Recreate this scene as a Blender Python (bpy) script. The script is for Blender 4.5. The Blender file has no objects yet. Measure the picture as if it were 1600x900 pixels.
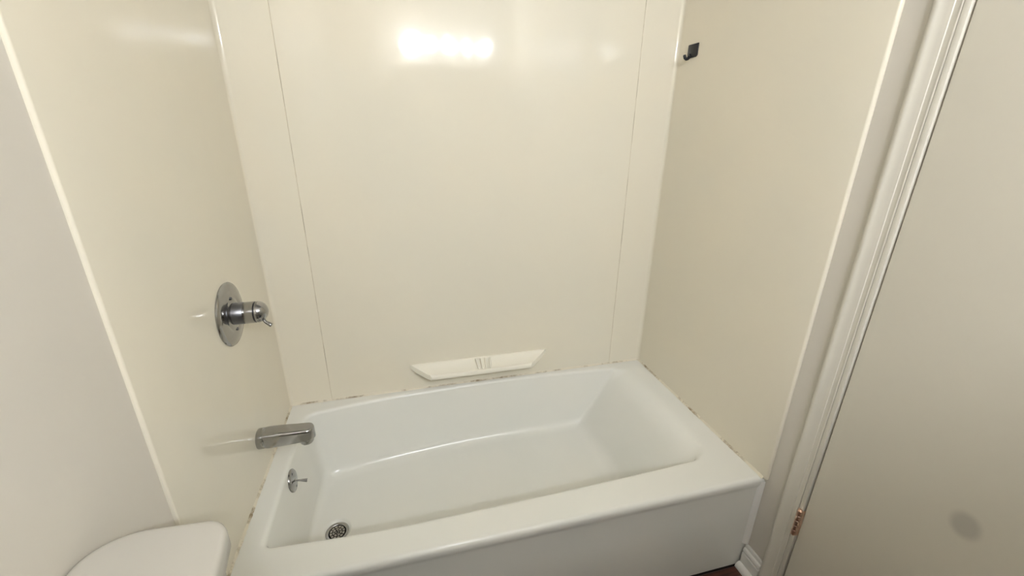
import bpy, bmesh, math, random
from mathutils import Vector, Matrix
random.seed(7)
S = bpy.context.scene
COL = S.collection

# ---------------------------------------------------------------- camera, world, exposure
CAM = (0.4793, -0.7955, 1.4108)
YAW, PITCH, ROLL = 0.2368, 0.3487, 0.0022
cd = bpy.data.cameras.new('camera')
cam = bpy.data.objects.new('camera', cd)
COL.objects.link(cam)
f = Vector((math.sin(YAW) * math.cos(PITCH), math.cos(YAW) * math.cos(PITCH), -math.sin(PITCH)))
r = Vector((math.cos(YAW), -math.sin(YAW), 0))
u = r.cross(f)
r2 = r * math.cos(ROLL) + u * math.sin(ROLL)
u2 = u * math.cos(ROLL) - r * math.sin(ROLL)
mw = Matrix((r2, u2, -f)).transposed().to_4x4()
mw.translation = CAM
cam.matrix_world = mw
cd.sensor_fit = 'HORIZONTAL'
cd.sensor_width = 36
cd.lens = 651.519 / 1600 * 36
cd.shift_x = (800 - 782.36) / 1600
cd.shift_y = (438.05 - 450) / 1600
cd.clip_start = 0.02
S.camera = cam

w = bpy.data.worlds.new('world')
S.world = w
w.use_nodes = True
w.node_tree.nodes['Background'].inputs[0].default_value = (0.9, 0.9, 1.0, 1)
w.node_tree.nodes['Background'].inputs[1].default_value = 0.0

S.view_settings.view_transform = 'Standard'
S.view_settings.look = 'None'
S.view_settings.gamma = 1
S.view_settings.use_curve_mapping = False
S.view_settings.exposure = 0.25
BULB = 318.0                     # globe bulbs of the vanity light opposite the tub
BULB_COL = (0.94, 0.99, 1.06)

# ---------------------------------------------------------------- dimensions (metres)
L = 1.52          # alcove length, surround panel faces at x = 0 and x = L
W = 0.7374        # tub depth, back panel face at y = W
H = 0.383         # rim height
YR = -1.62        # rear wall
ZC = 2.42         # ceiling
PT = 0.007        # panel thickness


# ---------------------------------------------------------------- materials
def srgb(c):
    return tuple(((v / 255) / 12.92 if v / 255 <= 0.04045 else ((v / 255 + 0.055) / 1.055) ** 2.4) for v in c) + (1.0,)


def mat(name, col, rough=0.5, metal=0.0, spec=0.5, coat=0.0):
    m = bpy.data.materials.new(name)
    m.use_nodes = True
    b = m.node_tree.nodes['Principled BSDF']
    b.inputs['Base Color'].default_value = srgb(col)
    b.inputs['Roughness'].default_value = rough
    b.inputs['Metallic'].default_value = metal
    b.inputs['Specular IOR Level'].default_value = spec
    b.inputs['Coat Weight'].default_value = coat
    return m


def N(m, t):
    return m.node_tree.nodes.new(t)


def lk(m, a, b):
    m.node_tree.links.new(a, b)


def noise(m, scale, detail=3.0, stretch=None, rough=0.5):
    tc = N(m, 'ShaderNodeTexCoord')
    mp = N(m, 'ShaderNodeMapping')
    if stretch:
        mp.inputs['Scale'].default_value = stretch
    lk(m, tc.outputs['Object'], mp.inputs['Vector'])
    n = N(m, 'ShaderNodeTexNoise')
    n.inputs['Scale'].default_value = scale
    n.inputs['Detail'].default_value = detail
    n.inputs['Roughness'].default_value = rough
    lk(m, mp.outputs['Vector'], n.inputs['Vector'])
    return n


def add_bump(m, n, strength, dist):
    b = N(m, 'ShaderNodeBump')
    b.inputs['Strength'].default_value = strength
    b.inputs['Distance'].default_value = dist
    lk(m, n.outputs['Fac'], b.inputs['Height'])
    lk(m, b.outputs['Normal'], m.node_tree.nodes['Principled BSDF'].inputs['Normal'])


def vary(m, n, c1, c2, p1=0.35, p2=0.65):
    rp = N(m, 'ShaderNodeValToRGB')
    rp.color_ramp.elements[0].position = p1
    rp.color_ramp.elements[1].position = p2
    rp.color_ramp.elements[0].color = srgb(c1)
    rp.color_ramp.elements[1].color = srgb(c2)
    lk(m, n.outputs['Fac'], rp.inputs['Fac'])
    lk(m, rp.outputs['Color'], m.node_tree.nodes['Principled BSDF'].inputs['Base Color'])
    return rp


M = {}
M['panel'] = mat('cream_gloss_panel', (228, 217, 190), 0.08, 0, 0.42)
vary(M['panel'], noise(M['panel'], 2.2, 3), (228, 222, 205), (232, 224, 205), 0.35, 0.65)
add_bump(M['panel'], noise(M['panel'], 7.0, 1.5), 0.2, 0.004)
M['shelf'] = mat('cream_shelf_plastic', (244, 239, 224), 0.3)
add_bump(M['shelf'], noise(M['shelf'], 90, 2), 0.1, 0.0005)
M['enamel'] = mat('white_enamel', (226, 225, 216), 0.17)
vary(M['enamel'], noise(M['enamel'], 3.0, 4), (231, 231, 224), (235, 233, 225), 0.3, 0.7)
add_bump(M['enamel'], noise(M['enamel'], 8.0, 2), 0.12, 0.002)
M['china'] = mat('white_porcelain', (196, 192, 183), 0.2)
add_bump(M['china'], noise(M['china'], 10.0, 2), 0.05, 0.002)
M['paint'] = mat('off_white_wall_paint', (214, 208, 197), 0.42)
add_bump(M['paint'], noise(M['paint'], 160, 3), 0.12, 0.0008)
M['rearpaint'] = mat('grey_beige_wall_paint', (186, 180, 170), 0.5)
add_bump(M['rearpaint'], noise(M['rearpaint'], 160, 3), 0.12, 0.0008)
M['ceiling'] = mat('white_ceiling_paint', (190, 186, 178), 0.9)
add_bump(M['ceiling'], noise(M['ceiling'], 180, 3), 0.2, 0.001)
M['trim'] = mat('off_white_gloss_trim', (218, 213, 201), 0.3)
add_bump(M['trim'], noise(M['trim'], 30, 3, (1, 1, 0.15)), 0.2, 0.0012)
M['base'] = mat('white_gloss_baseboard', (232, 230, 224), 0.28)
add_bump(M['base'], noise(M['base'], 40, 3), 0.1, 0.001)
M['chrome'] = mat('worn_chrome', (172, 172, 172), 0.13, 1.0)
vary(M['chrome'], noise(M['chrome'], 12, 2), (164, 164, 165), (173, 172, 171))
M['chrome_dull'] = mat('dull_brushed_chrome', (128, 128, 132), 0.34, 1.0)
vary(M['chrome_dull'], noise(M['chrome_dull'], 12, 2), (120, 120, 125), (134, 134, 137))
M['black'] = mat('black_plastic', (24, 25, 32), 0.35)
add_bump(M['black'], noise(M['black'], 200, 2), 0.05, 0.0005)
M['dark'] = mat('dark_drain_cavity', (14, 13, 12), 0.8)
add_bump(M['dark'], noise(M['dark'], 60, 2), 0.1, 0.001)
M['copper'] = mat('coppery_hinge_metal', (196, 150, 118), 0.28, 1.0)
vary(M['copper'], noise(M['copper'], 25, 3), (208, 168, 144), (240, 216, 198))
M['wood'] = mat('dark_brown_plank', (70, 38, 28), 0.35)
vary(M['wood'], noise(M['wood'], 14, 6, (0.6, 9, 9), 0.6), (46, 24, 18), (92, 54, 40), 0.3, 0.7)
M['subfloor'] = mat('dark_subfloor', (22, 14, 11), 0.9)
add_bump(M['subfloor'], noise(M['subfloor'], 50, 2), 0.1, 0.001)
M['vanity'] = mat('painted_vanity_cabinet', (120, 96, 76), 0.45)
add_bump(M['vanity'], noise(M['vanity'], 30, 4, (1, 1, 0.1)), 0.1, 0.001)
# yellowed sealant with brown mildew
mc = M['caulk'] = mat('stained_sealant', (216, 208, 186), 0.5)
n1 = noise(mc, 11, 8, None, 0.7)
rp = vary(mc, n1, (122, 102, 70), (222, 214, 194), 0.34, 0.50)
add_bump(mc, noise(mc, 120, 4), 0.5, 0.002)
# seam filler between the panels
M['seam'] = mat('seam_line', (176, 160, 130), 0.6)
vary(M['seam'], noise(M['seam'], 14, 5), (150, 134, 104), (215, 203, 178), 0.38, 0.58)
# door paint with one soft round grey spot
md = M['door'] = mat('off_white_door_paint', (210, 204, 189), 0.4)
tc = N(md, 'ShaderNodeTexCoord')
mp = N(md, 'ShaderNodeMapping')
mp.vector_type = 'POINT'
mp.inputs['Location'].default_value = (0, 0.415 / 0.031, -0.668 / 0.037)
mp.inputs['Scale'].default_value = (0, 1 / 0.031, 1 / 0.037)
lk(md, tc.outputs['Object'], mp.inputs['Vector'])
ln = N(md, 'ShaderNodeVectorMath')
ln.operation = 'LENGTH'
lk(md, mp.outputs['Vector'], ln.inputs[0])
rp = N(md, 'ShaderNodeValToRGB')
rp.color_ramp.interpolation = 'EASE'
rp.color_ramp.elements[0].position = 0.45
rp.color_ramp.elements[1].position = 1.0
rp.color_ramp.elements[0].color = srgb((183, 178, 166))
rp.color_ramp.elements[1].color = srgb((210, 204, 189))
lk(md, ln.outputs['Value'], rp.inputs['Fac'])
lk(md, rp.outputs['Color'], md.node_tree.nodes['Principled BSDF'].inputs['Base Color'])
add_bump(md, noise(md, 70, 3), 0.08, 0.001)
# glowing frosted globes
mb = M['bulb'] = mat('lit_frosted_globe', (255, 250, 240), 0.4)
b = mb.node_tree.nodes['Principled BSDF']
b.inputs['Emission Color'].default_value = BULB_COL + (1,)
b.inputs['Emission Strength'].default_value = BULB
M['mirror'] = mat('silvered_mirror', (225, 228, 228), 0.02, 1.0)
add_bump(M['mirror'], noise(M['mirror'], 3, 1), 0.005, 0.001)


# ---------------------------------------------------------------- helpers
def finish(name, bm, m, parent=None, smooth=False, recalc=True):
    if recalc:
        bmesh.ops.recalc_face_normals(bm, faces=bm.faces)
    me = bpy.data.meshes.new(name)
    bm.to_mesh(me)
    bm.free()
    if smooth is True:
        for p in me.polygons:
            p.use_smooth = True
    elif smooth:
        for p in me.polygons:
            p.use_smooth = True
        me.set_sharp_from_angle(angle=math.radians(smooth))
    me.materials.append(M[m])
    o = bpy.data.objects.new(name, me)
    COL.objects.link(o)
    if parent:
        o.parent = parent
        if parent.type == 'EMPTY':          # parts keep world coordinates
            o.matrix_parent_inverse = Matrix.Translation(-Vector(parent.location))
    return o


def thing(name, label, cat, loc):
    o = bpy.data.objects.new(name, None)
    o.empty_display_size = 0.05
    COL.objects.link(o)
    o.location = loc
    o['label'] = label
    o['category'] = cat
    return o


def tag(o, label=None, cat=None, group=None, kind=None):
    if label: o['label'] = label
    if cat: o['category'] = cat
    if group: o['group'] = group
    if kind: o['kind'] = kind
    return o


def box(bm, x0, x1, y0, y1, z0, z1, bev=0.0, seg=2):
    g = bmesh.ops.create_cube(bm, size=1)
    vs = g['verts']
    for v in vs:
        v.co = Vector(((x0 + x1) / 2 + v.co.x * (x1 - x0), (y0 + y1) / 2 + v.co.y * (y1 - y0), (z0 + z1) / 2 + v.co.z * (z1 - z0)))
    if bev:
        es = list({e for v in vs for e in v.link_edges})
        bmesh.ops.bevel(bm, geom=es, offset=bev, segments=seg, profile=0.5, affect='EDGES', clamp_overlap=True)


def loft(bm, rings, cap0=True, cap1=True, closed=True):
    """rings: lists of equal length of points, joined by quads"""
    vr = [[bm.verts.new(p) for p in rg] for rg in rings]
    n = len(vr[0])
    for a, b_ in zip(vr, vr[1:]):
        for i in range(n if closed else n - 1):
            j = (i + 1) % n
            bm.faces.new((a[i], a[j], b_[j], b_[i]))
    if cap0: bm.faces.new(list(reversed(vr[0])))
    if cap1: bm.faces.new(vr[-1])
    return vr


def frame(d):
    d = Vector(d).normalized()
    a = Vector((0, 0, 1)) if abs(d.z) < 0.9 else Vector((1, 0, 0))
    s = d.cross(a).normalized()
    return d, s, s.cross(d)


def lathe(bm, origin, axis, prof, n=40):
    """prof: list of (distance along the axis, radius); radius 0 at either end closes with a tiny cap"""
    o = Vector(origin)
    d, s, t = frame(axis)
    rings = []
    for h_, rad in prof:
        rad = max(rad, 1e-5)
        rings.append([o + d * h_ + (s * math.cos(2 * math.pi * i / n) + t * math.sin(2 * math.pi * i / n)) * rad for i in range(n)])
    loft(bm, rings)


def tube(bm, pts, rads, n=12):
    pts = [Vector(p) for p in pts]
    rings = []
    for i, p in enumerate(pts):
        d = (pts[min(i + 1, len(pts) - 1)] - pts[max(i - 1, 0)])
        d, s, t = frame(d)
        rings.append([p + (s * math.cos(2 * math.pi * k / n) + t * math.sin(2 * math.pi * k / n)) * rads[i] for k in range(n)])
    loft(bm, rings)


def prism(bm, poly, z0, z1):
    loft(bm, [[(x, y, z0) for x, y in poly], [(x, y, z1) for x, y in poly]])


def arc(cx, cy, rad, a0, a1, n=8):
    return [(cx + rad * math.cos(math.radians(a0 + (a1 - a0) * i / n)), cy + rad * math.sin(math.radians(a0 + (a1 - a0) * i / n))) for i in range(n + 1)]


# ---------------------------------------------------------------- room shell
bm = bmesh.new(); box(bm, -0.012, 1.53, YR, W + 0.012, -0.06, -0.012)
floor = tag(finish('floor', bm, 'subfloor'), 'dark brown wood plank floor in front of the bathtub', kind='structure')
PWD = 0.118
k = 0
y = -0.0
row = 0
while y > YR:
    y1 = max(y - PWD, YR)
    xs = [-0.01]
    x = 0.35 + 0.41 * (row % 3)
    while x < 1.5:
        xs.append(x); x += 0.92
    xs.append(1.528)
    for a, c in zip(xs, xs[1:]):
        bm = bmesh.new(); box(bm, a + 0.0006, c - 0.0006, y1 + 0.0007, y - 0.0007, -0.012, 0.0, 0.0012, 1)
        finish('plank', bm, 'wood', floor)
    y -= PWD
    row += 1

bm = bmesh.new(); box(bm, -0.112, -PT, YR - 0.1, W + 0.112, -0.06, ZC)
tag(finish('wall_left', bm, 'paint'), 'off-white painted wall behind the toilet tank', kind='structure')
bm = bmesh.new(); box(bm, -PT, 1.53, W + PT, W + 0.112, -0.06, ZC)
tag(finish('wall_back', bm, 'paint'), 'wall behind the cream tub surround', kind='structure')
bm = bmesh.new(); box(bm, -PT, 1.53, YR - 0.1, YR, -0.06, ZC)
tag(finish('wall_rear', bm, 'rearpaint'), 'grey-beige wall opposite the bathtub', kind='structure')
DY0, DY1, DZ = -0.137, -0.86, 2.03       # door slab
bm = bmesh.new()
box(bm, 1.53, 1.63, -0.128, W + 0.112, -0.06, ZC)
box(bm, 1.53, 1.63, YR - 0.1, DY1 - 0.006, -0.06, ZC)
box(bm, 1.53, 1.63, DY1 - 0.006, -0.128, DZ + 0.006, ZC)
tag(finish('wall_right', bm, 'paint'), 'off-white wall with the door beside the bathtub', kind='structure')
bm = bmesh.new(); box(bm, -0.112, 1.63, YR - 0.1, W + 0.112, ZC, ZC + 0.08)
tag(finish('ceiling', bm, 'ceiling'), 'plain white ceiling', kind='structure')

# door slab, hinges, jamb and casing
bm = bmesh.new(); box(bm, 1.526, 1.561, DY1, DY0, 0.008, DZ, 0.0025, 2)
door = tag(finish('door_1', bm, 'door'), 'flush off-white door with a round grey spot', kind='structure')


def hinge(zc):
    bm = bmesh.new()
    kx, ky = 1.5155, -0.1310
    hh = 0.09
    n = 5
    for i in range(n):
        a = zc - hh / 2 + hh * i / n
        lathe(bm, (kx, ky, a + 0.0006), (0, 0, 1), [(0, 0.0), (0, 0.0062), (0.0004, 0.0066), (hh / n - 0.0016, 0.0066), (hh / n - 0.0012, 0.0062), (hh / n - 0.0012, 0)], 14)
    h_ = finish('hinge', bm, 'copper', door, 40)
    h_['label'] = 'coppery hinge knuckle'
    bm = bmesh.new()
    lathe(bm, (kx, ky, zc + hh / 2), (0, 0, 1), [(-0.002, 0.0), (-0.002, 0.005), (0.001, 0.0055), (0.003, 0.004), (0.0042, 0)], 14)
    lathe(bm, (kx, ky, zc - hh / 2), (0, 0, -1), [(-0.002, 0.0), (-0.002, 0.005), (0.001, 0.0055), (0.003, 0.004), (0.0042, 0)], 14)
    finish('pin', bm, 'copper', h_, 40)
    bm = bmesh.new()
    box(bm, 1.5165, 1.5270, -0.1378, -0.1350, zc - hh / 2, zc + hh / 2, 0.0005, 1)
    box(bm, 1.5195, 1.5222, -0.1310, -0.1215, zc - hh / 2, zc + hh / 2, 0.0005, 1)
    finish('leaf', bm, 'copper', h_)


for zc in (0.350, 1.80):
    hinge(zc)

# casing: moulded profile, (depth from the wall, distance from the outer edge)
prof = [(0.0, 0.0), (0.010, 0.0), (0.0155, 0.003), (0.0185, 0.008), (0.0175, 0.013), (0.0150, 0.016), (0.0140, 0.030),
        (0.0125, 0.036), (0.0125, 0.0375), (0.0100, 0.0385), (0.0105, 0.046), (0.0125, 0.049), (0.0125, 0.0505), (0.0115, 0.052), (0.0, 0.052)]
OUT0 = -0.068


def casing_leg(yout, sgn, z1):
    bm = bmesh.new()
    rings = []
    for z, ext in ((0.0, 0.0), (z1, 0.0)):
        rings.append([(1.53 - d, yout - sgn * e, z + (0 if z == 0 else -e)) for d, e in prof])
    loft(bm, rings)
    return bm


prof = [(d * 0.68, e) for d, e in prof]
ztop = DZ + 0.006 + 0.052
c1 = tag(finish('trim_1', casing_leg(OUT0, 1, ztop), 'trim', None, 30), 'moulded off-white door casing next to the tub surround', kind='structure')
youtb = DY1 - 0.006 - 0.052 - 0.004
tag(finish('trim_2', casing_leg(youtb, -1, ztop), 'trim', None, 30), 'moulded off-white door casing on the latch side', kind='structure')
bm = bmesh.new()
loft(bm, [[(1.53 - d, OUT0 - e, ztop - e) for d, e in prof], [(1.53 - d, youtb + e, ztop - e) for d, e in prof]])
tag(finish('trim_3', bm, 'trim', None, 30), 'moulded off-white casing over the door', kind='structure')
# jamb edge beside the door
bm = bmesh.new()
box(bm, 1.522, 1.63, -0.1332, -0.1205, 0.0, DZ + 0.006, 0.002, 2)
tag(finish('trim_4', bm, 'trim', None, 30), 'painted door jamb edge on the hinge side', kind='structure')

# baseboards: right stub beside the tub, rear and left runs
def baseboard(name, p0, p1, nrm, label, cut=0.0):
    """moulded board from p0 to p1, facing nrm"""
    pf = [(0, 0), (0.013, 0), (0.013, 0.060), (0.0085, 0.063), (0.0085, 0.067), (0.0125, 0.069), (0.0125, 0.076), (0.0105, 0.080), (0.0055, 0.083), (0.0055, 0.095), (0.0035, 0.098), (0, 0.098)]
    bm = bmesh.new()
    nv = Vector((nrm[0], nrm[1], 0))
    loft(bm, [[Vector((q[0], q[1], 0)) + nv * d + Vector((0, 0, z)) for d, z in pf] for q in (p0, p1)])
    o = tag(finish(name, bm, 'base', None, 30), label, kind='structure')
    pf = [(0.013, 0)] + [(0.013 + 0.017 * math.cos(math.radians(a)), 0.021 * math.sin(math.radians(a))) for a in range(0, 91, 10)]
    bm = bmesh.new()
    loft(bm, [[Vector((q[0], q[1], 0)) + nv * d + Vector((0, 0, z)) for d, z in pf] for q in (p0, p1)])
    finish('shoe_moulding', bm, 'base', o, 40)


baseboard('baseboard_right', (1.53, 0.0), (1.53, OUT0), (-1, 0), 'short white baseboard between tub apron and door casing')
baseboard('baseboard_rear', (-PT, YR), (0.1, YR), (0, 1), 'white baseboard along the wall opposite the tub')
baseboard('baseboard_left', (-PT, -0.047), (-PT, YR), (1, 0), 'white baseboard along the toilet wall')

# ---------------------------------------------------------------- tub surround
ZT = 1.96
sur = thing('tub_surround', 'glossy cream wall surround around the white bathtub', 'tub surround', (L / 2, W, H))
ZB = H + 0.0015
RC = 0.014
SL, SR = 0.152, 1.3697


def left_outline(y0):
    front = [(-PT, y0)] + arc(-0.005, y0 + 0.005, 0.005, -90, 0, 6)
    return front


pl = left_outline(-0.0448) + [(0.0, y_) for y_ in (0.1, 0.3, 0.5)] + arc(RC, W - RC, RC, 180, 90, 8) + [(SL - 0.0015, W), (SL - 0.0005, W + 0.0008), (SL - 0.0005, W + PT), (-PT, W + PT)]
bm = bmesh.new(); prism(bm, pl, ZB, ZT)
legp = left_outline(-0.0448) + [(0.0, -0.004), (-PT, -0.004)]
prism(bm, legp, 0.0, ZB)
finish('surround_panel', bm, 'panel', sur, 35)['label'] = 'end panel with valve and spout'
pr = [(L + 0.0095, -0.0101), (L + 0.006, -0.0101)] + arc(L + 0.006, -0.0041, 0.006, -90, -180, 6) + [(L, y_) for y_ in (0.1, 0.3, 0.5)] + arc(L - RC, W - RC, RC, 0, 90, 8) + [(SR + 0.0015, W), (SR + 0.0005, W + 0.0008), (SR + 0.0005, W + PT), (L + 0.0095, W + PT)]
bm = bmesh.new(); prism(bm, pr, ZB, ZT)
finish('surround_panel', bm, 'panel', sur, 35)['label'] = 'end panel with black hook'
bm = bmesh.new()
pc = [(SL + 0.0005, W + PT), (SL + 0.0005, W + 0.0008), (SL + 0.0015, W - 0.0002), (SR - 0.0015, W - 0.0002), (SR - 0.0005, W + 0.0008), (SR - 0.0005, W + PT)]
prism(bm, pc, ZB, ZT)
finish('surround_panel', bm, 'panel', sur, 35)['label'] = 'wide centre panel with soap shelf'
for sx in (SL, SR):
    bm = bmesh.new(); box(bm, sx - 0.0005, sx + 0.0005, W + 0.0002, W + 0.008, ZB, ZT)
    finish('seam_strip', bm, 'seam', sur)

# moulded soap shelf: long at the wall, short at the front lip
XB0, XB1, XF0, XF1 = 0.466, 1.055, 0.548, 0.966
YF = W - 0.074


def shelf_pt(t, v, z):
    """t along the length 0..1, v from wall 0 to lip 1"""
    xa = XB0 + (XF0 - XB0) * v
    xb = XB1 + (XF1 - XB1) * v
    return Vector((xa + (xb - xa) * t, W + 0.001 + (YF - W) * v, z))


rows = [(0.0, 0.484), (0.0, 0.495), (0.004, 0.500), (0.10, 0.500), (0.15, 0.4975), (0.22, 0.490), (0.80, 0.476), (0.87, 0.4765), (0.92, 0.479), (0.97, 0.478), (1.0, 0.473), (1.0, 0.464), (0.97, 0.459), (0.80, 0.460), (0.3, 0.470)]
nt = 24
bm = bmesh.new()
rings = []
for i in range(nt + 1):
    t = i / nt
    ring = []
    for v, z in rows:
        edge = min(t, 1 - t)
        zz = z
        if edge < 0.001 and 0.15 < v < 0.97 and z > 0.47:
            zz = z + 0.008 * (1 - abs(v - 0.5))          # raised end lips
        ring.append(shelf_pt(t, v, zz))
    rings.append(ring)
loft(bm, rings)
shelf = finish('soap_shelf', bm, 'shelf', sur, 38)
shelf['label'] = 'moulded soap shelf with ribs'
for i in range(4):
    t0 = 0.462 + i * 0.036
    bm = bmesh.new()
    a, c = shelf_pt(t0, 0.16, 0.497), shelf_pt(t0 + 0.006, 0.84, 0.4775)
    tube(bm, [a, a.lerp(c, 0.1) + Vector((0, 0, 0.0035)), a.lerp(c, 0.5) + Vector((0, 0, 0.004)), a.lerp(c, 0.9) + Vector((0, 0, 0.0035)), c], [0.002, 0.0040, 0.0045, 0.0040, 0.002], 10)
    finish('rib', bm, 'shelf', shelf, True)

# ---------------------------------------------------------------- bathtub
tub = thing('bathtub', 'white alcove bathtub with flat apron under the cream surround', 'bathtub', (L / 2, W / 2, 0))


def poly_eval(pts, n=200):
    """Catmull-Rom through pts, returned as a dense polyline"""
    P = [Vector(p) for p in pts]
    P = [P[0] * 2 - P[1]] + P + [P[-1] * 2 - P[-2]]
    out = []
    m = max(2, n // (len(P) - 3))
    for i in range(1, len(P) - 2):
        for k in range(m):
            t = k / m
            a, b_, c, d = P[i - 1], P[i], P[i + 1], P[i + 2]
            out.append(0.5 * ((2 * b_) + (c - a) * t + (2 * a - 5 * b_ + 4 * c - d) * t * t + (3 * b_ - a - 3 * c + d) * t ** 3))
    out.append(P[-2])
    return out


class Side:
    def __init__(self, pts):
        self.p = poly_eval(pts)
        self.s = [0.0]
        for a, b_ in zip(self.p, self.p[1:]):
            self.s.append(self.s[-1] + (b_ - a).length)
        self.len = self.s[-1]

    def at(self, s):
        s = min(max(s, 0), self.len)
        for i in range(len(self.s) - 1):
            if self.s[i + 1] >= s:
                q = (s - self.s[i]) / max(1e-9, self.s[i + 1] - self.s[i])
                return self.p[i].lerp(self.p[i + 1], q)
        return self.p[-1].copy()


def outline(sides, radii, ts):
    """closed outline, sides joined at corners; radii[i] rounds the corner at the start of side i"""
    out = []
    ns = len(sides)
    for i, sd in enumerate(sides):
        prev, nxt = sides[i - 1], sides[(i + 1) % ns]
        for t in ts:
            s = t * sd.len
            if s < radii[i]:
                rad = radii[i]
                uu = 0.5 + s / (2 * rad)
                A, C, B = prev.at(prev.len - rad), sd.at(0), sd.at(rad)
                p = A * (1 - uu) ** 2 + C * 2 * uu * (1 - uu) + B * uu * uu
            elif s > sd.len - radii[(i + 1) % ns]:
                rad = radii[(i + 1) % ns]
                uu = (s - (sd.len - rad)) / (2 * rad)
                A, C, B = sd.at(sd.len - rad), sd.at(sd.len), nxt.at(rad)
                p = A * (1 - uu) ** 2 + C * 2 * uu * (1 - uu) + B * uu * uu
            else:
                p = sd.at(s)
            out.append(p)
    return out


def v2(*a):
    return [Vector((x_, y_, 0)) for x_, y_ in a]


NS = 44
TS = []
for i in range(NS):                       # denser towards the corners
    q = i / NS
    TS.append(q - 0.13 * math.sin(2 * math.pi * q))
# order: front (left to right), right (front to back), back (right to left), left (back to front)
OP = [Side(v2((0.062, 0.112), (0.367, 0.096), (0.732, 0.100), (1.111, 0.109), (1.392, 0.121))),
      Side(v2((1.392, 0.121), (1.392, 0.40), (1.374, 0.688))),
      Side(v2((1.374, 0.688), (1.131, 0.706), (0.797, 0.716), (0.354, 0.698), (0.070, 0.662))),
      Side(v2((0.070, 0.662), (0.062, 0.40), (0.062, 0.112)))]
FL = [Side(v2((0.108, 0.150), (0.65, 0.142), (1.225, 0.160))),
      Side(v2((1.225, 0.160), (1.235, 0.40), (1.222, 0.690))),
      Side(v2((1.222, 0.690), (0.65, 0.690), (0.108, 0.640))),
      Side(v2((0.108, 0.640), (0.096, 0.40), (0.108, 0.150)))]
x0, x1, y1 = -0.006, 1.528, W + 0.006
OR = [Side(v2((x0, 0), (x1, 0))), Side(v2((x1, 0), (x1, y1))), Side(v2((x1, y1), (x0, y1))), Side(v2((x0, y1), (x0, 0)))]
op = outline(OP, [0.022, 0.035, 0.014, 0.035], TS)
fl = outline(FL, [0.07, 0.06, 0.03, 0.06], TS)
ou = outline(OR, [0.0005] * 4, TS)
NT = len(op)
DRX, DRY = 0.178, 0.372
ZFL = 0.100
lip = []
for i in range(NT):
    sd, t = divmod(i, NS)
    t = TS[t]
    base_r = 0.014
    wgt = 0.0
    if sd == 1:
        wgt = min(1, t / 0.10) * min(1, (1 - t) / 0.06)
        wgt = wgt * wgt * (3 - 2 * wgt)
    lip.append(base_r + 0.052 * wgt)


def norm2(pts, i):
    d = pts[(i + 1) % NT] - pts[i - 1]
    return Vector((d.y, -d.x, 0)).normalized()


NF, NB, NW = 8, 9, 6
cols = []
for i in range(NT):
    nrm = norm2(op, i)
    o_, f_ = op[i], fl[i]
    T = Vector((o_.x, o_.y, H))
    zf = ZFL + 0.010 * (f_.x - 0.1)
    B = Vector((f_.x, f_.y, zf))
    rt = lip[i]
    rb = 0.045
    if i // NS == 3:
        tt = TS[i % NS]
        ww = min(1, tt / 0.3) * min(1, (1 - tt) / 0.3)
        rb = 0.045 - 0.018 * ww * ww * (3 - 2 * ww)
    down = (B - T).normalized()
    a, c = T + nrm * rt, T + down * rt
    inw = Vector((DRX + (0.65 - DRX) * 0.75 - f_.x, 0.39 - f_.y, 0))
    if i // NS in (0, 2):
        inw = Vector((0, inw.y, 0)) * 0.8 + inw * 0.2
    inw.normalize()
    d, e = B - down * rb, B + inw * rb
    col = []
    for k in range(NF + 1):
        q = k / NF
        col.append(a * (1 - q) ** 2 + T * 2 * q * (1 - q) + c * q * q)
    for k in range(1, NW):
        col.append(c.lerp(d, k / NW))
    for k in range(NB + 1):
        q = k / NB
        col.append(d * (1 - q) ** 2 + B * 2 * q * (1 - q) + e * q * q)
    # floor, running to a circle round the drain, then the dimple
    ang = math.atan2(e.y - DRY, e.x - DRX)
    for k in range(1, 9):
        q = 1 - (1 - k / 8) ** 1.6
        tgt = Vector((DRX + 0.049 * math.cos(ang), DRY + 0.049 * math.sin(ang), ZFL - 0.001))
        p = e.lerp(tgt, q)
        col.append(p)
    for rad, dz in ((0.047, -0.0016), (0.0435, -0.0045), (0.0405, -0.0085), (0.035, -0.010), (0.0285, -0.0105)):
        col.append(Vector((DRX + rad * math.cos(ang), DRY + rad * math.sin(ang), ZFL + dz)))
    # outside: flat rim, rolled front edge, apron
    rim = ou[i]
    nr = Vector((0, -1, 0)) if i // NS == 0 else Vector((0, 0, 0))
    pre = []
    R = 0.014
    inset = {0: Vector((0, 1, 0)), 1: Vector((-1, 0, 0)), 2: Vector((0, -1, 0)), 3: Vector((1, 0, 0))}
    cx, cy = min(max(rim.x, x0 + R), x1 - R), min(max(rim.y, R), y1 - R)
    front = i // NS == 0 or rim.y < R
    ap = 0.006
    for z_, back in ((0.0, ap), (0.12, ap), (0.25, ap), (0.338, ap), (0.350, 0.003), (0.358, 0.0006)):
        pre.append(Vector((rim.x, rim.y + (back if rim.y < 0.3 else 0) * (1 - min(1, rim.y / 0.3)), z_)))
    for k in range(0, 7):
        q = math.radians(90 * k / 6)
        px = cx + (rim.x - cx) * math.cos(q)
        py = cy + (rim.y - cy) * math.cos(q)
        pre.append(Vector((px, py, H - R + R * math.sin(q))))
    inner = pre[-1]
    for k in range(1, 4):
        pre.append(inner.lerp(a, k / 4))
    cols.append(pre + col)
bm = bmesh.new()
loft(bm, [[cols[i][k] for i in range(NT)] for k in range(len(cols[0]))], cap0=False, cap1=False)
tbody = finish('tub_shell', bm, 'enamel', tub, 50)
# keep normals outward: the rim must face up
me = tbody.data
if sum(p.normal.z * p.area for p in me.polygons if p.center.z > H - 0.001) < 0:
    me.flip_normals()

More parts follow.
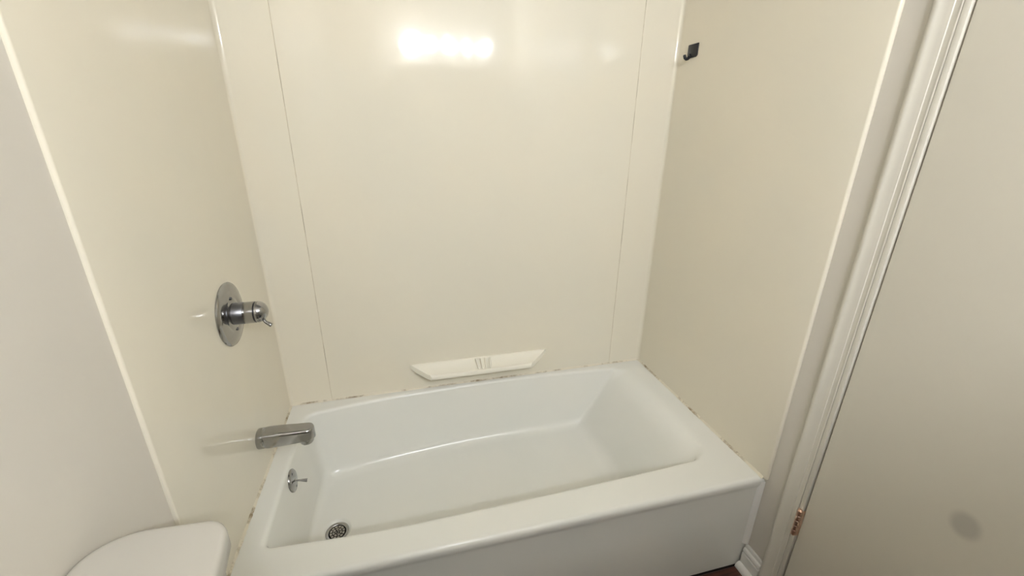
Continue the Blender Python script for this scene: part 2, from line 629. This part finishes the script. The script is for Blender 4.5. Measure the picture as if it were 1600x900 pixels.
# drain
bm = bmesh.new()
lathe(bm, (DRX, DRY, ZFL - 0.0108), (0, 0, 1), [(0, 0.029), (0.0, 0.0385), (0.0026, 0.0390), (0.0040, 0.037), (0.0040, 0.034), (0.0022, 0.030), (0.0010, 0.029)], 40)
drain = finish('drain', bm, 'chrome', tub, 45)
drain['label'] = 'round chrome drain with strainer holes'
bm = bmesh.new()
lathe(bm, (DRX, DRY, ZFL - 0.034), (0, 0, 1), [(0, 0), (0, 0.0295), (0.0225, 0.0295), (0.0225, 0.0285), (0.002, 0.0285), (0.002, 0)], 32)
finish('drain_cup', bm, 'dark', drain, 45)
bm = bmesh.new()
zs = ZFL - 0.0098


def annulus(bm, r0, r1, n=36):
    rings = []
    for rad, z in ((r0, zs - 0.0012), (r1, zs - 0.0012), (r1, zs), (r0, zs)):
        rings.append([(DRX + rad * math.cos(2 * math.pi * i / n), DRY + rad * math.sin(2 * math.pi * i / n), z) for i in range(n)])
    rings.append(rings[0])
    loft(bm, rings, False, False)


annulus(bm, 0.0250, 0.0290)
annulus(bm, 0.0155, 0.0178)
annulus(bm, 0.0066, 0.0088)
lathe(bm, (DRX, DRY, zs - 0.0012), (0, 0, 1), [(0, 0), (0, 0.0028), (0.0012, 0.0028), (0.0012, 0)], 12)
for (ra, rb_, n, ph) in ((0.0170, 0.0258, 12, 0.0), (0.0080, 0.0162, 7, 0.3), (0.0018, 0.0072, 3, 0.0)):
    for k in range(n):
        a = ph + 2 * math.pi * k / n
        da = Vector((math.cos(a), math.sin(a), 0))
        sb = Vector((-da.y, da.x, 0)) * 0.0013
        c = Vector((DRX, DRY, zs))
        ring = lambda q: [c + da * q + sb, c + da * q - sb, c + da * q - sb - Vector((0, 0, 0.0012)), c + da * q + sb - Vector((0, 0, 0.0012))]
        loft(bm, [ring(ra), ring(rb_)])
finish('strainer', bm, 'chrome', drain, 30)

# overflow plate with trip lever, lying on the sloped end wall
OY, OZ = 0.385, 0.334
ox = 0.062 + (0.097 - 0.062) * (H - OZ) / (H - ZFL)
on = Vector((H - ZFL, 0, 0.097 - 0.062)).normalized()
oc = Vector((ox, OY, OZ))
bm = bmesh.new()
lathe(bm, oc - on * 0.003, on, [(0, 0), (0, 0.036), (0.006, 0.0365), (0.0085, 0.034), (0.0105, 0.028), (0.012, 0.015), (0.0125, 0.0)], 40)
ovp = finish('overflow_plate', bm, 'chrome', tub, 50)
ovp['label'] = 'round chrome overflow plate with trip lever'
_, os_, ot_ = frame(on)
for sg in (-1, 1):
    q = oc + Vector((-on.z, 0, on.x)) * 0.024 * sg
    bm = bmesh.new(); lathe(bm, q + on * 0.006, on, [(0, 0), (0, 0.0042), (0.0022, 0.0042), (0.003, 0.003), (0.003, 0)], 14)
    finish('screw', bm, 'chrome_dull', ovp, 40)
bm = bmesh.new()
ld = Vector((0.93, 0.0, -0.22)).normalized()
lathe(bm, oc + on * 0.006, ld, [(0, 0), (0, 0.0055), (0.004, 0.0045), (0.006, 0.0024), (0.018, 0.0030), (0.036, 0.0058), (0.040, 0.0058), (0.0405, 0.0)], 16)
finish('trip_lever', bm, 'chrome', ovp, 45)

# sealant beads: along both end walls, the back wall and down the apron edge
def bead(p0, p1, n1_, n2_, size, n=90):
    p0, p1 = Vector(p0), Vector(p1)
    a, b_ = Vector(n1_), Vector(n2_)
    bm = bmesh.new()
    rings = []
    for i in range(n + 1):
        p = p0.lerp(p1, i / n)
        s = size * (0.85 + 0.35 * random.random())
        rings.append([p - a * 0.001 - b_ * 0.001, p + a * s - b_ * 0.001, p + a * s * 0.45 + b_ * s * 0.45, p + b_ * s - a * 0.001])
    loft(bm, rings)
    return finish('sealant_bead', bm, 'caulk', tub, 50)


bead((0, 0.0, H), (0, W, H), (1, 0, 0), (0, 0, 1), 0.0065)
bead((0, W, H), (L, W, H), (0, -1, 0), (0, 0, 1), 0.0055)
bead((L, 0.0, H), (L, W, H), (-1, 0, 0), (0, 0, 1), 0.0065)
bm = bmesh.new()
prism(bm, [(1.529, 0.002), (1.529, -0.004), (1.522, -0.0035), (1.515, 0.0015), (1.512, 0.006), (1.514, 0.008)], 0.10, H - 0.015)
finish('sealant_strip', bm, 'base', tub, 60)

# ---------------------------------------------------------------- shower valve
VY, VZ = 0.393, 0.931
val = thing('shower_valve', 'round chrome shower valve with stubby handle above the tub spout', 'shower valve', (0, VY, VZ))
bm = bmesh.new()
lathe(bm, (0, VY, VZ), (1, 0, 0), [(0, 0), (0, 0.0875), (0.003, 0.0885), (0.0065, 0.086), (0.0095, 0.079), (0.0118, 0.068), (0.0128, 0.056), (0.0130, 0.050), (0.0118, 0.047), (0.0118, 0.044), (0.0135, 0.041), (0.0145, 0.034), (0.0145, 0)], 72)
esc = finish('escutcheon', bm, 'chrome', val, 50)
for sg in (-1, 1):
    bm = bmesh.new(); lathe(bm, (0.0115, VY, VZ + sg * 0.0455), (1, 0, 0), [(0, 0), (0, 0.0042), (0.0028, 0.0042), (0.0036, 0.003), (0.0026, 0.0012), (0.0026, 0)], 14)
    finish('screw', bm, 'chrome_dull', esc, 40)
bm = bmesh.new()
lathe(bm, (0, VY, VZ), (1, 0, 0), [(0.012, 0), (0.012, 0.0315), (0.0165, 0.0305), (0.040, 0.0300), (0.0412, 0.0290), (0.0412, 0)], 48)
finish('sleeve', bm, 'chrome_dull', val, 40)
bm = bmesh.new()
lathe(bm, (0, VY, VZ), (1, 0, 0), [(0.0405, 0), (0.0405, 0.0296), (0.042, 0.0302), (0.066, 0.0300), (0.0665, 0.029), (0.0665, 0)], 48)
hb = finish('handle_body', bm, 'chrome', val, 40)
bm = bmesh.new()
lathe(bm, (0, VY, VZ), (1, 0, 0), [(0.066, 0), (0.066, 0.0288), (0.0705, 0.0288), (0.0705, 0)], 48)
finish('gap_ring', bm, 'black', val, 40)
bm = bmesh.new()
lathe(bm, (0, VY, VZ), (1, 0, 0), [(0.070, 0), (0.070, 0.0294), (0.074, 0.0296), (0.082, 0.0275), (0.089, 0.0225), (0.0945, 0.0150), (0.0975, 0.0070), (0.0985, 0.0)], 48)
dome = finish('handle_cap', bm, 'chrome', val, 50)
bm = bmesh.new()
tube(bm, [(0.082, VY - 0.006, VZ - 0.020), (0.090, VY - 0.010, VZ - 0.029), (0.098, VY - 0.013, VZ - 0.0345), (0.1025, VY - 0.015, VZ - 0.0375), (0.104, VY - 0.0155, VZ - 0.0385)], [0.0046, 0.0048, 0.0056, 0.0060, 0.0042], 14)
finish('lever', bm, 'chrome', dome, 50)
bm = bmesh.new()
lathe(bm, (0.083, VY - 0.026, VZ - 0.004), (0.62, -0.78, -0.1), [(-0.004, 0), (-0.004, 0.0032), (0.0012, 0.0032), (0.0012, 0)], 12)
finish('set_screw', bm, 'black', dome, 40)

# ---------------------------------------------------------------- tub spout
SY, SZ = 0.388, 0.5125
sp = thing('tub_spout', 'chrome tub spout with flattened sides over the end rim', 'tub spout', (0, SY, SZ))


def sect(x, wy, z0, z1, rad, sh=0.0, n=6):
    pts = []
    hw = wy / 2
    hh = (z1 - z0) / 2
    zc = (z0 + z1) / 2
    rad = min(rad, hw * 0.999, hh * 0.999)
    for cy, cz, a0 in ((hw - rad, hh - rad, 0), (-hw + rad, hh - rad, 90), (-hw + rad, -hh + rad, 180), (hw - rad, -hh + rad, 270)):
        for k in range(n + 1):
            a = math.radians(a0 + 90 * k / n)
            pts.append(Vector((x, SY + cy + rad * math.cos(a), zc + cz + rad * math.sin(a))))
    return pts


bm = bmesh.new()
loft(bm, [sect(0.0, 0.058, 0.484, 0.542, 0.026), sect(0.002, 0.060, 0.483, 0.543, 0.027), sect(0.016, 0.060, 0.4835, 0.5435, 0.026), sect(0.0215, 0.057, 0.4855, 0.542, 0.022)])
finish('collar', bm, 'chrome', sp, 35)
bm = bmesh.new()
rg = [sect(0.018, 0.055, 0.4865, 0.541, 0.018), sect(0.030, 0.055, 0.487, 0.5405, 0.013), sect(0.07, 0.052, 0.4885, 0.5385, 0.010), sect(0.115, 0.049, 0.4895, 0.5355, 0.010)]
for k in range(1, 9):                      # round nose in plan
    a = math.radians(90 * k / 8)
    rr = 0.0235
    x_ = 0.1375 + rr * math.sin(a) if k else 0.1375
    wy = max(0.010, 0.0485 * math.cos(a) ** 0.8)
    rg.append(sect(x_, wy, 0.4895 + 0.003 * (k / 8) ** 2, 0.5343 - 0.009 * (k / 8) ** 3, 0.0095))
loft(bm, rg)
finish('spout_body', bm, 'chrome', sp, 40)
bm = bmesh.new()
lathe(bm, (0.1345, SY, 0.492), (0, 0, -1), [(0, 0.012), (0, 0.0205), (0.012, 0.0200), (0.0145, 0.0185), (0.0145, 0.0150), (0.004, 0.0145), (0.004, 0.012)], 36)
oring = finish('outlet', bm, 'chrome', sp, 40)

# ---------------------------------------------------------------- black hook on the end panel
hk = thing('wall_hook', 'small black adhesive hook on the cream end panel', 'hook', (L, 0.648, 1.668))
yc, zc = 0.648, 1.6685
hw, hh = 0.0265, 0.0215
out = [(-hw, -hh + 0.009)] + [(-hw + 0.009 - 0.009 * math.cos(math.radians(a)), -hh + 0.009 - 0.009 * math.sin(math.radians(a))) for a in (20, 45, 70, 90)] + [(hw - 0.004, -hh), (hw, -hh + 0.004), (hw, hh - 0.0015), (hw - 0.0015, hh), (-hw + 0.0015, hh), (-hw, hh - 0.0015)]
bm = bmesh.new()
loft(bm, [[(L - x_, yc + a * s, zc + c * s) for a, c in out] for x_, s in ((0, 1), (0.003, 1), (0.0040, 0.96))])
finish('plate', bm, 'black', hk, 40)
bm = bmesh.new()
yk = yc + 0.010
pth = [(L - 0.003, yk, zc - 0.010), (L - 0.006, yk, zc - 0.018), (L - 0.012, yk, zc - 0.024), (L - 0.017, yk, zc - 0.0255), (L - 0.0225, yk, zc - 0.022), (L - 0.0255, yk, zc - 0.015), (L - 0.0265, yk, zc - 0.0115)]
tube(bm, pth, [0.0055, 0.0055, 0.0054, 0.0052, 0.0052, 0.0052, 0.0036], 12)
finish('prong', bm, 'black', hk, 50)

# ---------------------------------------------------------------- toilet
TY = -0.445
TZ = 0.84
toi = thing('toilet', 'white porcelain toilet with rounded tank lid against the painted wall', 'toilet', (0.3, TY, 0))


def tank_outline(xb, xf, hw, bow, rb_, rf, n=10):
    """plan outline: flat back at xb, bowed front at xf"""
    pts = []
    # far back corner -> far end -> front -> near end -> back
    pts += [(xb, TY + hw - rb_ * 1.0)]
    for k in range(1, n + 1):
        a = math.radians(180 - 90 * k / n)
        pts.append((xb + rb_ * 1.35 + rb_ * 1.35 * math.cos(a), TY + hw - rb_ + rb_ * math.sin(a)))
    for k in range(1, n + 1):
        a = math.radians(90 - 72 * k / n)
        pts.append((xf - rf + rf * math.cos(a), TY + hw - rf * 1.1 - 0.004 + rf * 1.1 * math.sin(a)))
    x_e, y_e = pts[-1]
    for k in range(1, 12):
        q = k / 12
        pts.append((x_e + bow * math.sin(math.pi * q), y_e + (2 * TY - 2 * y_e) * q))
    far = pts[:2 * n + 1]
    pts += [(a, 2 * TY - c) for a, c in reversed(far)]
    return pts


def scaled(pts, s, z):
    cx = sum(p[0] for p in pts) / len(pts)
    return [Vector((max(-0.0065, cx + (x_ - cx) * (1 - s / 0.1)), TY + (y_ - TY) * (1 - s / 0.22), z)) for x_, y_ in pts]


lo = tank_outline(-0.0055, 0.188, 0.230, 0.020, 0.052, 0.040)
bm = bmesh.new()
loft(bm, [scaled(lo, 0.012, TZ - 0.040), scaled(lo, 0.003, TZ - 0.038), scaled(lo, 0.0, TZ - 0.033), scaled(lo, 0.0, TZ - 0.010), scaled(lo, 0.0008, TZ - 0.0055), scaled(lo, 0.003, TZ - 0.002), scaled(lo, 0.0065, TZ - 0.0004), scaled(lo, 0.010, TZ), scaled(lo, 0.03, TZ + 0.0005), scaled(lo, 0.06, TZ + 0.001)])
finish('tank_lid', bm, 'china', toi, 50)
tk = tank_outline(-0.0055, 0.178, 0.217, 0.018, 0.040, 0.034)
bm = bmesh.new()
loft(bm, [scaled(tk, 0.045, 0.43), scaled(tk, 0.030, 0.435), scaled(tk, 0.022, 0.455), scaled(tk, 0.012, 0.6), scaled(tk, 0.004, 0.75), scaled(tk, 0.002, TZ - 0.036)])
finish('tank', bm, 'china', toi, 50)
bm = bmesh.new()
lathe(bm, (0.19, TY + 0.15, 0.745), (1, 0, 0), [(0, 0), (0, 0.016), (0.010, 0.015), (0.014, 0.012), (0.020, 0.010), (0.020, 0)], 20)
tube(bm, [(0.207, TY + 0.15, 0.745), (0.212, TY + 0.12, 0.742), (0.214, TY + 0.085, 0.735), (0.214, TY + 0.07, 0.732)], [0.006, 0.006, 0.008, 0.005], 12)
finish('flush_lever', bm, 'chrome', toi, 45)


def egg(x0_, x1_, hw_, z, n=40):
    cx = x0_ + (x1_ - x0_) * 0.45
    pts = []
    for k in range(n):
        a = 2 * math.pi * k / n
        c_, s_ = math.cos(a), math.sin(a)
        rx = (x1_ - cx) if c_ > 0 else (cx - x0_)
        pts.append(Vector((cx + rx * c_, TY + hw_ * s_ * (1 - 0.12 * max(0, c_)), z)))
    return pts


bm = bmesh.new()
loft(bm, [egg(0.16, 0.56, 0.115, 0.0), egg(0.16, 0.56, 0.115, 0.03), egg(0.17, 0.53, 0.095, 0.08), egg(0.16, 0.55, 0.10, 0.16), egg(0.12, 0.62, 0.14, 0.26), egg(0.06, 0.675, 0.175, 0.35), egg(0.04, 0.69, 0.182, 0.395), egg(0.045, 0.685, 0.178, 0.41), egg(0.24, 0.655, 0.14, 0.41), egg(0.27, 0.62, 0.12, 0.35), egg(0.32, 0.55, 0.07, 0.24), egg(0.36, 0.50, 0.04, 0.22)])
finish('bowl', bm, 'china', toi, 50)
bm = bmesh.new()
box(bm, 0.0, 0.21, TY - 0.10, TY + 0.10, 0.34, 0.432, 0.02, 3)
finish('tank_deck', bm, 'china', toi, 50)
bm = bmesh.new()
loft(bm, [egg(0.215, 0.69, 0.183, 0.413), egg(0.212, 0.695, 0.186, 0.42), egg(0.215, 0.69, 0.183, 0.430)])
finish('seat', bm, 'china', toi, 50)
bm = bmesh.new()
loft(bm, [egg(0.213, 0.692, 0.184, 0.4315), egg(0.212, 0.695, 0.186, 0.438), egg(0.22, 0.685, 0.178, 0.447), egg(0.30, 0.60, 0.10, 0.451)])
finish('seat_lid', bm, 'china', toi, 50)

# ---------------------------------------------------------------- vanity light on the wall opposite the tub
vl = thing('vanity_light', 'five globe bar light mirrored in the glossy surround', 'wall light', (0.96, YR, 2.04))
bm = bmesh.new(); box(bm, 0.56, 1.36, YR, YR + 0.028, 1.985, 2.095, 0.006, 3)
finish('back_plate', bm, 'chrome', vl, 35)
for bx_, br_ in ((0.655, 0.046), (0.808, 0.028), (0.961, 0.028), (1.114, 0.028), (1.267, 0.028)):
    bm = bmesh.new()
    lathe(bm, (bx_, YR + 0.026, 2.04), (0, 1, 0), [(0, 0), (0, 0.030), (0.006, 0.029), (0.012, 0.022), (0.030, 0.021), (0.030, 0)], 24)
    sk = finish('socket', bm, 'chrome', vl, 40)
    bm = bmesh.new()
    bmesh.ops.create_uvsphere(bm, u_segments=28, v_segments=16, radius=br_, matrix=Matrix.Translation((bx_, YR + 0.052 + br_, 2.04)))
    finish('globe', bm, 'bulb', sk, True)

# ---------------------------------------------------------------- added unseen mirror cabinet, cuts the vanity light to shade the tub apron
MC0, MC1, MD, MZ0, MZ1 = 0.52, 1.40, 0.24, 1.22, 1.883
shade_cab = thing('added_shade_cabinet', 'added white mirror-door cabinet that shades the tub apron from the bar light', 'cabinet', (0.96, YR, MZ0))
bm = bmesh.new(); box(bm, MC0, MC1, YR, YR + MD - 0.02, MZ0, MZ1, 0.003, 2)
finish('body', bm, 'base', shade_cab, 35)
for k in range(2):
    a = MC0 + k * (MC1 - MC0) / 2
    c = a + (MC1 - MC0) / 2
    bm = bmesh.new(); box(bm, a + 0.001, c - 0.001, YR + MD - 0.019, YR + MD - 0.003, MZ0, MZ1, 0.002, 2)
    dr = finish('mirror_door', bm, 'base', shade_cab, 35)
    bm = bmesh.new(); box(bm, a + 0.012, c - 0.012, YR + MD - 0.004, YR + MD, MZ0 + 0.011, MZ1 - 0.011, 0.001, 1)
    finish('mirror', bm, 'mirror', dr, 35)
